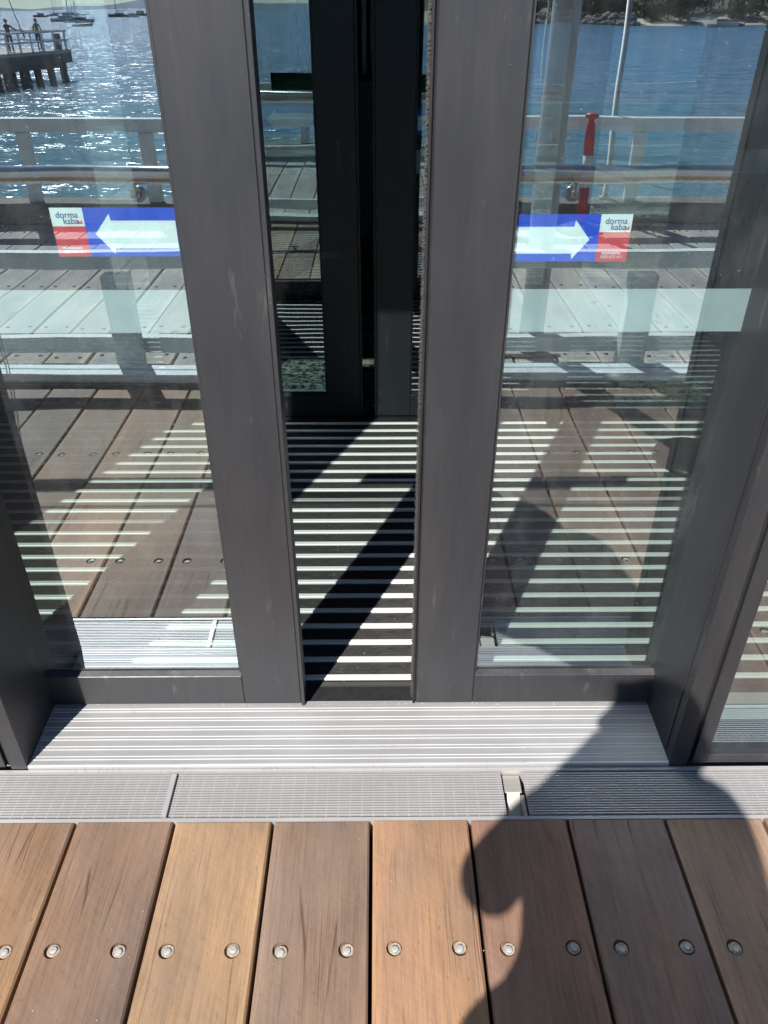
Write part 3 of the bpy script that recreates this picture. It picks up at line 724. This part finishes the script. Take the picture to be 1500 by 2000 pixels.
def skeleton(c, pose):
    """shared torso, head and legs; c is the point between the feet"""
    x, y, z = c; J = {}; Bn = []
    def j(k, dx, dy, dz, r): J[k] = (Vector((x + dx, y + dy, z + dz)), r)
    def e(a, b, m): Bn.append((a, b, m))
    f = pose.get('facing', 1); ln = pose.get('lean', 0.0)
    j('pelvis', 0, 0, .95, .14); j('waist', 0, .01 * f + ln * .3, 1.1, .13); j('chest', 0, .0 + ln * .7, 1.28, .15); j('collar', 0, -.01 * f + ln * .9, 1.42, .095)
    j('neck', 0, 0 + ln, 1.5, .055); j('jaw', 0, .025 * f + ln, 1.57, .068); j('skull', 0, .0 + ln, 1.65, .092); j('crown', 0, -.01 * f + ln, 1.73, .068)
    j('nose', 0, .1 * f + ln, 1.625, .012); j('ear_l', -.092, -.005 + ln, 1.63, .014); j('ear_r', .092, -.005 + ln, 1.63, .014)
    for a, b, m in (('pelvis', 'waist', 'shirt'), ('waist', 'chest', 'shirt'), ('chest', 'collar', 'shirt'), ('collar', 'neck', 'skin'), ('neck', 'jaw', 'skin'), ('jaw', 'skull', 'skin'), ('skull', 'crown', 'skin'), ('skull', 'nose', 'skin'), ('skull', 'ear_l', 'skin'), ('skull', 'ear_r', 'skin')): e(a, b, m)
    for s, n in ((-1, 'l'), (1, 'r')):
        st_ = pose.get('stride', 0.0) * s
        j('hip_' + n, s * .105, 0, .89, .105); j('knee_' + n, s * .12, .02 * f + st_ * .5, .49, .066); j('ankle_' + n, s * .125, st_, .085, .045); j('heel_' + n, s * .125, st_ - .03 * f, .045, .036); j('toe_' + n, s * .14, st_ + .17 * f, .032, .03)
        e('pelvis', 'hip_' + n, 'trousers'); e('hip_' + n, 'knee_' + n, 'trousers'); e('knee_' + n, 'ankle_' + n, 'trousers'); e('ankle_' + n, 'heel_' + n, 'shoes'); e('ankle_' + n, 'toe_' + n, 'shoes')
        j('shoulder_' + n, s * .19, -.005 * f + ln * .85, 1.395, .072); e('collar', 'shoulder_' + n, 'shirt')
    return J, Bn
def head_bits(t, J, f, hair, long=False):
    s = J['skull'][0]; b = B()
    r = bmesh.ops.create_icosphere(b.bm, subdivisions=3, radius=.106)
    for v in list(b.bm.verts):
        if v.co.y * f > .045 and v.co.z < .045 or v.co.z < (-.085 if long else -.05): b.bm.verts.remove(v)
    for v in b.bm.verts: v.co = Vector((v.co.x * (1.3 - v.co.z * -.6 if long and v.co.z < 0 else .98), v.co.y * 1.05 - .012 * f, v.co.z * (2.4 if long and v.co.z < 0 else 1.05) + .012)) + s
    for fc in b.bm.faces: fc.smooth = True
    b.obj('hair', hair, t)
    for sx in (-1, 1):
        e_ = B(); bmesh.ops.create_uvsphere(e_.bm, u_segments=8, v_segments=6, radius=.011, matrix=Matrix.Translation(s + Vector((sx * .033, .088 * f, -.008)))); e_.obj('eye', EYE_M, t)
    m_ = B().box(s.x - .022, s.x + .022, s.y + min(.088 * f, .094 * f), s.y + max(.088 * f, .094 * f), s.z - .075, s.z - .068, .002).obj('mouth', simple('lips', (0.4, 0.16, 0.14), .5), t)
# the photographer, standing between the doors and the balustrade with the phone held out
PX, PY = -0.06, -0.30
ph = thing('person', (PX, PY, 0), 'person in dark top holding up a phone, seen mainly as a shadow on the deck', 'person')
J, Bn = skeleton((PX, PY, 0.001), {'facing': 1, 'lean': -.01})
def setj(k, p, r): J[k] = (Vector(p), r)
setj('elbow_l', (PX - .262, PY + .03, 1.165), .07); setj('elbow_r', (PX + .28, PY + .01, 1.04), .065)
setj('flank_l', (PX - .25, PY, .91), .12); setj('side_l', (PX - .155, PY, 1.08), .11); setj('flank_r', (PX + .27, PY - .01, .9), .13); setj('side_r', (PX + .24, PY, 1.08), .13); setj('hem_r', (PX + .31, PY, .985), .1)
setj('l_wrist', (-.075, -.10, 1.375), .03); setj('r_wrist', (.07, -.10, 1.375), .03)
Bn += [('pelvis', 'flank_l', 'shirt'), ('pelvis', 'flank_r', 'shirt'), ('waist', 'side_r', 'shirt'), ('waist', 'side_l', 'shirt'), ('side_r', 'hem_r', 'shirt')]
Bn += [('shoulder_l', 'elbow_l', 'shirt'), ('elbow_l', 'l_wrist', 'skin'), ('shoulder_r', 'elbow_r', 'shirt'), ('elbow_r', 'r_wrist', 'skin')]
pit = R(33.12); fwd = Vector((0, math.cos(pit), -math.sin(pit))); upv = Vector((0, math.sin(pit), math.cos(pit)))
phone_c = Vector((0, 0, EYE)) - fwd * .028 - upv * .05
hand(J, Bn, -1, J['l_wrist'][0], phone_c + Vector((-.056, 0, 0)) - fwd * .012 - upv * .02, (fwd * -.3 + Vector((.25, 0, 0)) + upv * .75).normalized(), Vector((.9, 0, 0)), Vector((-.15, 0, 0)) + fwd * .5, 'l_')
hand(J, Bn, 1, J['r_wrist'][0], phone_c + Vector((.056, 0, 0)) - fwd * .012 - upv * .02, (fwd * -.3 + Vector((-.25, 0, 0)) + upv * .75).normalized(), Vector((-.9, 0, 0)), Vector((.15, 0, 0)) + fwd * .5, 'r_')
SHIRT = simple('navy_cotton', (0.03, 0.04, 0.07), 0.85, 0, 40, 0.2); TROU = simple('dark_denim', (0.035, 0.045, 0.07), 0.85, 0, 60, 0.25); SHOE = simple('white_trainers', (0.6, 0.6, 0.58), 0.6, 0, 20, 0.1)
body('body', J, Bn, {'skin': SKIN, 'shirt': SHIRT, 'trousers': TROU, 'shoes': SHOE}, ph)
head_bits(ph, J, 1, HAIR, True)
pn = thing('phone', phone_c, 'slim dark phone held in both hands of the person', 'phone')
b = B(); b.box(-.036, .036, -.004, .004, -.074, .074, .002)
rot = Matrix((Vector((1, 0, 0)), fwd, upv)).transposed().to_4x4()
bmesh.ops.transform(b.bm, matrix=Matrix.Translation(phone_c) @ rot, verts=b.bm.verts)
b.obj('case', M_BLACKMETAL, pn)
b = B(); b.box(-.033, .0, .0042, .0075, .038, .070, .002)
bmesh.ops.transform(b.bm, matrix=Matrix.Translation(phone_c) @ rot, verts=b.bm.verts)
b.obj('lens_block', M_GALV, pn)

# ------------------------------------------------------------------ far pier with two people
pier = thing('timber_pier', (-23.0, -48.0, SEA), 'dark timber pier on thick piles reaching out over the glittering water', 'pier')
def PP(u, w, z):          # u metres back from the outer end, w metres away from the near edge
    d = Vector((-1.6, 8.6, 0)).normalized(); nrm = Vector((-d.y, d.x, 0))
    return Vector((-19.6, -55.4, 0)) + d * u + nrm * w + Vector((0, 0, z))
def pbox(b, u0, u1, w0, w1, z0, z1):
    c = [PP(u, w, z) for z in (z0, z1) for u, w in ((u0, w0), (u1, w0), (u1, w1), (u0, w1))]
    v = [b.bm.verts.new(q) for q in c]
    for f in ((0, 1, 2, 3), (4, 5, 6, 7), (0, 1, 5, 4), (1, 2, 6, 5), (2, 3, 7, 6), (3, 0, 4, 7)): b.bm.faces.new([v[i] for i in f])
    return b
pbox(B(), 0, 26, 0, 7, -.95, -.76).obj('deck', M_JETTY, pier)
pbox(B(), 0, 26, .02, .35, -1.5, -.951).obj('edge_beam', M_BEAM, pier)
pbox(B(), 0.02, .4, .36, 7, -1.5, -.952).obj('edge_beam', M_BEAM, pier)
for i in range(13):
    for w in (.5, 3.4, 6.4):
        u = .5 + i * 1.65
        B().tube(PP(u, w, SEA - 1.5), PP(u, w, -.955), .24, 10).obj('pile', M_BEAM, pier)
pbox(B(), .4, 20, .3, .7, -1.75, -1.52).obj('cross_beam', M_BEAM, pier)
for z in (.28, -.24): pbox(B(), 0, 26, .1, .18, z - .06, z + .04).obj('rail', M_WHITE, pier)
for z in (.28, -.24): pbox(B(), .05, .13, .2, 7, z - .06, z + .04).obj('rail', M_WHITE, pier)
for i in range(19):
    pbox(B(), .1 + i * 1.35, .22 + i * 1.35, .182, .27, -1.25, .22).obj('post', M_WHITE, pier)
B().tube(PP(.45, .6, -.755), PP(.45, .6, .12), .24, 12).obj('mooring_pile', M_BEAM, pier)
bn = thing('bench', PP(5.5, 2.6, -.76), 'dark bench standing on the far pier', 'bench')
pbox(B(), 4.7, 6.5, 2.4, 2.85, -.36, -.3).obj('seat', M_BEAM, bn); pbox(B(), 4.7, 6.5, 2.86, 2.92, -.25, .1).obj('backrest', M_BEAM, bn)
for u in (4.85, 6.3): pbox(B(), u, u + .1, 2.45, 2.8, -.758, -.361).obj('leg', M_BEAM, bn)
def far_person(u, w, label, shirt, lean, arm, stride):
    c = PP(u, w, -.758); t = thing('person', c, label, 'person', 'people on the far pier')
    J, Bn = skeleton(c, {'facing': -1, 'lean': lean, 'stride': stride})
    for s, n in ((-1, 'l'), (1, 'r')):
        sh = J['shoulder_' + n][0]
        el = sh + Vector((s * .06 + arm.x * .28, arm.y * .28, -.24 + arm.z * .2)); wr = el + Vector((arm.x * .25, arm.y * .25, .02 + arm.z * .15)); hd = wr + arm * .1
        J['elbow_' + n] = (el, .045); J['wrist_' + n] = (wr, .03); J['hand_' + n] = (hd, .03)
        Bn += [('shoulder_' + n, 'elbow_' + n, 'shirt'), ('elbow_' + n, 'wrist_' + n, 'skin'), ('wrist_' + n, 'hand_' + n, 'skin')]
    body('body', J, Bn, {'skin': SKIN, 'shirt': shirt, 'trousers': TROU, 'shoes': M_RUBBER}, t, sub=1)
    head_bits(t, J, -1, HAIR); return J
J1 = far_person(5.0, 1.2, 'person in dark clothes fishing with a rod on the far pier', SHIRT, 0.0, Vector((.9, -.3, .1)), .05)
rod = thing('fishing_rod', J1['hand_r'][0], 'long thin fishing rod leaning out from the person on the pier', 'fishing rod')
B().tube(J1['hand_r'][0] - Vector((-.1, 0, .5)), J1['hand_r'][0] + Vector((-.75, .3, 3.4)), .035, 8, .015).obj('blank', M_BEAM, rod)
B().tube(J1['hand_r'][0] - Vector((-.1, 0, .5)), J1['hand_r'][0] - Vector((-.06, 0, .1)), .05, 8).obj('grip', M_RUBBER, rod)
far_person(2.4, .75, 'person in pale olive top leaning forward at the rail of the far pier', simple('olive_cotton', (0.22, 0.24, 0.16), .9, 0, 30, .2), -.08, Vector((-.2, -.6, -.3)), .12)

# ------------------------------------------------------------------ moored boats
M_HULLW = simple('boat_white', (0.62, 0.64, 0.66), 0.35, 0, 1, 0.1); M_HULLD = simple('boat_navy', (0.05, 0.07, 0.12), 0.35, 0, 1, 0.1)
M_MAST = simple('mast_alloy', (0.3, 0.31, 0.33), 0.4, 0.5)
def hull(b, L, W, Hh, bow):
    N = 12; rows = []
    for i in range(N + 1):
        t = i / N; wd = W * .5 * (math.sin(math.pi * min(1, .25 + t * .75)) ** .7 if t < 1 else 0.0); sh = Hh * (1 + bow * t * t)
        rows.append([b.bm.verts.new((L * (t - .5), s * wd * q, z)) for s, q, z in ((-1, 1, sh), (-1, .8, Hh * .25), (-1, .35, -.3), (1, .35, -.3), (1, .8, Hh * .25), (1, 1, sh))])
    for a, c in zip(rows, rows[1:]):
        for k in range(5): b.bm.faces.new((a[k], a[k + 1], c[k + 1], c[k]))
        b.bm.faces.new((a[5], a[0], c[0], c[5]))
    b.bm.faces.new(rows[0]); return b
def boat(px, Y, L, ang, label, sail=True, dark=False, cabin=True):
    """px is the bearing (x per metre of distance)"""
    t = thing('sailing_boat' if sail else 'motor_boat', (px * -Y, Y, SEA), label, 'boat', 'boats moored in the bay')
    t.rotation_euler.z = ang
    def fin(b, n, m):
        me = b.mesh(n, m); o = bpy.data.objects.new(n, me); COL.objects.link(o); o.parent = t
    fin(hull(B(), L, L * .3, L * .1, .45), 'hull', M_HULLD if dark else M_HULLW)
    if cabin: fin(B().box(-L * .22, L * .18, -L * .09, L * .09, L * .1, L * (.17 if sail else .24), .08), 'cabin', M_HULLW)
    if cabin: fin(B().box(-L * .2, L * .185, -L * .092, L * .092, L * (.125 if sail else .17), L * (.15 if sail else .215), .02), 'cabin_window', M_HULLD)
    if sail:
        fin(B().tube((L * .1, 0, L * .1), (L * .1, 0, L * 1.35), L * .019, 8, L * .013), 'mast', M_MAST)
        fin(B().tube((L * .1, 0, L * .24), (-L * .38, 0, L * .25), L * .016, 8), 'boom', M_HULLD)
        fin(B().tube((L * .1, 0, L * 1.3), (L * .49, 0, L * .15), L * .003, 4), 'forestay', M_MAST)
        fin(B().tube((L * .1, 0, L * 1.3), (-L * .48, 0, L * .12), L * .003, 4), 'backstay', M_MAST)
    return t
boat(-0.340, -330, 11, R(12), 'white sailing boat in the glitter, its bow pointing left, nearest of the yachts')
boat(-0.327, -300, 9, R(185), 'dark hulled sailing boat lying close behind the white yacht', dark=True)
boat(-0.352, -620, 9, R(20), 'small far sailing boat left of the white yacht')
boat(-0.366, -560, 9, R(170), 'far motor cruiser with dark outline at the left', sail=False, dark=True)
boat(-0.333, -640, 11, R(5), 'far sailing boat behind the white yacht')
boat(-0.325, -230, 5, R(8), 'low dark dinghy moored in front of the yachts', sail=False, dark=True, cabin=False)
boat(-0.283, -460, 11, R(185), 'sailing boat alone near the middle of the glittering bay', dark=True)
boat(-0.268, -430, 7, R(10), 'small motor boat right of the lone yacht', sail=False)
boat(-0.259, -500, 10, R(170), 'dark motor cruiser on the far water beside the small boat', sail=False, dark=True)
boat(-0.232, -430, 12, R(80), 'dark motor cruiser end on beside the frame of the door', sail=False, dark=True)
boat(0.385, -232, 8, R(15), 'white motor boat lying off the boat ramp', sail=False)
boat(0.395, -236, 7, R(160), 'motor boat beside the white boat at the ramp', sail=False, dark=True)

# ------------------------------------------------------------------ the wooded shore on the right
shore = B(); N = 46; prof = [(-2, SEA - .6), (5, SEA + .3), (9, SEA + .8), (24, SEA + 3.0), (60, SEA + 8), (160, SEA + 22), (400, SEA + 26)]
def shore_line(x): return -262 + 0.16 * (x - 40) + 5 * math.sin(x * .11) + 3 * math.sin(x * .31)
cols = []
for i in range(N + 1):
    x = 14 + i * 7; cols.append([shore.bm.verts.new((x, shore_line(x) - d, z + (1.2 * math.sin(x * .07 + d) if d > 20 else 0))) for d, z in prof])
for a, c in zip(cols, cols[1:]):
    for k in range(len(prof) - 1):
        f = shore.bm.faces.new((a[k], c[k], c[k + 1], a[k + 1])); f.material_index = 0 if k < 3 else 1
shore.obj('shore', [simple('beach_sand', (0.5, 0.43, 0.32), .9, 0, .5, .15), simple('scrub_ground', (0.07, 0.085, 0.04), .95, 0, .3, .35)], kind='structure')
rm = simple('breakwater_rock', (0.24, 0.2, 0.18), .9, 0, .9, .45)
rk = B(); rnd = random.Random(11)
for i in range(420):
    x = rnd.uniform(44, 72); c = Vector((x, shore_line(x) + rnd.uniform(-3.5, 4.5), 0)); c.z = SEA + .2 + max(0, 2.6 - abs(c.y - shore_line(x)) * .6) * rnd.random()
    r = bmesh.ops.create_icosphere(rk.bm, subdivisions=1, radius=rnd.uniform(.5, 1.1))
    for v in r['verts']: v.co = Vector((v.co.x * rnd.uniform(.8, 1.3), v.co.y * rnd.uniform(.8, 1.2), v.co.z * rnd.uniform(.6, 1))) + c
rk.obj('breakwater_rocks', rm, label='heap of brown breakwater rocks along the wooded shore', cat='rocks', kind='stuff')
def leafy(name, c1, c2):
    m, n, l, b = mat(name); tc = n.new('ShaderNodeTexCoord')
    l.new(ramp_out(n, l, noise(n, l, tc.outputs['Object'], .7, 4, .6), [(.35, c1), (.65, c2)]), b.inputs['Base Color']); b.inputs['Roughness'].default_value = .8; return m
LEAF = [leafy('leaf_dark', (0.03, 0.05, 0.025), (0.06, 0.09, 0.035)), leafy('leaf_olive', (0.045, 0.065, 0.03), (0.09, 0.11, 0.045))]
M_BARK = simple('bark', (0.1, 0.08, 0.06), .9, 0, 2, .3)
def tree(x, d, hgt, wid, k, label):
    y = shore_line(x) - d; z0 = SEA + 1.0 + d * .11; rnd = random.Random(int(x * 13 + d))
    t = thing('tree', (x, y, z0), label, 'tree', 'trees on the wooded shore')
    tr = B(); tr.tube((x, y, z0 - 1), (x + .3, y, z0 + hgt * .45), .32, 7, .2)
    for a in range(4):
        an = a * 1.6 + rnd.random(); tr.tube((x + .3, y, z0 + hgt * .4), (x + math.cos(an) * wid * .3, y + math.sin(an) * wid * .3, z0 + hgt * .72), .15, 5, .05)
    tr.obj('trunk', M_BARK, t)
    cr = B(); clumps = [(Vector((x + rnd.uniform(-.36, .36) * wid, y + rnd.uniform(-.36, .36) * wid, z0 + hgt * rnd.uniform(.02, .92))), rnd.uniform(.14, .26) * wid) for _ in range(20)]
    for c, r in clumps:
        for _ in range(75):
            v = Vector((rnd.gauss(0, 1), rnd.gauss(0, 1), rnd.gauss(0, 1))).normalized(); p = c + v * r * rnd.uniform(.6, 1.05); p.z -= abs(v.z) * r * .2
            a = Vector((rnd.gauss(0, 1), rnd.gauss(0, 1), rnd.gauss(0, 1))).normalized(); b_ = v.cross(a).normalized() * rnd.uniform(.22, .45); a = a * rnd.uniform(.25, .5)
            cr.bm.faces.new([cr.bm.verts.new(q) for q in (p - a, p + b_, p + a, p - b_)])
    cr.obj('crown', LEAF[k], t)
spots = [(41, 16, 11, 10, 0, 'dark tree at the left end of the wooded shore'), (50, 20, 12, 12, 0, 'broad dark tree above the left end of the rocks'), (58, 18, 10, 11, 1, 'olive green tree above the middle of the rocks'),
         (66, 22, 12, 12, 0, 'dense dark tree behind the right end of the rocks'), (76, 30, 9, 9, 1, 'small olive tree behind the pale beach'), (84, 24, 12, 12, 0, 'dark tree left of the boat ramp'),
         (93, 26, 13, 12, 0, 'tall dark tree behind the boat ramp'), (103, 30, 12, 11, 0, 'dark tree right behind the ramp car park'), (114, 25, 8, 9, 0, 'round topped tree standing alone right of the ramp'),
         (126, 22, 9, 11, 1, 'bushy olive tree at the right end of the beach'), (46, 42, 14, 13, 1, 'tall olive tree high behind the left rocks'), (62, 46, 14, 14, 0, 'tall dark tree high behind the rocks'),
         (80, 50, 14, 13, 0, 'tall dark tree high behind the beach'), (98, 52, 15, 14, 1, 'tall olive tree high behind the ramp'), (136, 30, 10, 11, 0, 'dark tree at the far right end of the shore')]
spots += [(46, 12, 5, 8, 0, 'low dark bush just above the left rocks'), (55, 11, 4.5, 8, 1, 'low olive bush just above the middle rocks'), (63, 12, 5, 9, 0, 'low dark bush above the rocks beside the slim pole'),
          (71, 13, 5, 9, 1, 'low olive bush at the left end of the beach'), (81, 14, 4.5, 9, 0, 'low dark bush above the beach'), (89, 14, 5, 9, 0, 'low dark bush left of the boat ramp'),
          (108, 15, 5, 9, 0, 'low dark bush right of the boat ramp'), (119, 14, 5, 9, 1, 'low olive bush on the right part of the beach'), (130, 15, 5, 10, 0, 'low dark bush near the far right of the beach')]
for s_ in spots: tree(*s_)
shed = thing('boat_shed', (39, shore_line(39) - 7, SEA + .8), 'small pale grey boat shed at the left end of the shore', 'shed')
sx, sy, sz = 39, shore_line(39) - 7, SEA + .7
part('wall', M_CLAD, shed, (sx - 2.4, sx + 2.4, sy - 3, sy, sz, sz + 2.6)); part('door', M_HULLW, shed, (sx - 1, sx + 1, sy + .001, sy + .06, sz, sz + 2.1))
rf = B(); rf.prism_x([(sy - 3.3, sz + 2.6), (sy - 1.5, sz + 3.6), (sy + .3, sz + 2.6)], sx - 2.6, sx + 2.6).obj('roof', M_POST, shed)
rp = B(); yr = shore_line(97)
rp.poly([(92, yr + 4, SEA - .3), (100, yr + 4, SEA - .3), (103, yr - 22, SEA + 3.2), (94, yr - 22, SEA + 3.2)]); rp.obj('boat_ramp', simple('ramp_concrete', (0.33, 0.32, 0.3), .9, 0, .6, .15), kind='structure')
hs = thing('house', (75, shore_line(75) - 62, SEA + 8), 'small white house among the trees above the beach', 'house')
hx, hy, hz = 75, shore_line(75) - 62, SEA + 7
part('wall', M_HULLW, hs, (hx - 5, hx + 5, hy - 5, hy, hz, hz + 5)); B().prism_x([(hy - 5.5, hz + 5), (hy - 2.5, hz + 7), (hy + .5, hz + 5)], hx - 5.4, hx + 5.4).obj('roof', M_POST, hs)
for k in range(3): part('window', M_HULLD, hs, (hx - 4 + k * 3, hx - 2.2 + k * 3, hy + .001, hy + .05, hz + 2.4, hz + 4.2))

# ------------------------------------------------------------------ grit and crumbs that collect in the doorway
gb = B(); rnd = random.Random(5)
def crumb(x, y, z, r):
    q = bmesh.ops.create_icosphere(gb.bm, subdivisions=1, radius=r)
    for v in q['verts']: v.co = Vector((v.co.x * rnd.uniform(.6, 1.8), v.co.y * rnd.uniform(.5, 1.1), v.co.z * .5)) + Vector((x, y, z))
for _ in range(90): crumb(rnd.uniform(-.75, .62), DOOR + rnd.uniform(-.006, .004), 0.0165, rnd.uniform(.0008, .0022))
for _ in range(70): crumb(rnd.uniform(-.18, .08), rnd.uniform(1.40, 2.2), 0.0125, rnd.uniform(.0006, .0016))
for _ in range(60): crumb(rnd.uniform(-.9, .9), rnd.uniform(.45, 1.0), 0.0015, rnd.uniform(.0006, .0014))
for _ in range(60): crumb(rnd.uniform(-.7, .6), FRONT - rnd.uniform(.002, .012), 0.0015, rnd.uniform(.0008, .002))
gb.obj('grit', simple('pale_grit', (0.35, 0.32, 0.27), .9, 0, 300, .5), label='crumbs of pale grit lying along the doorway and on the deck', cat='grit', kind='stuff')
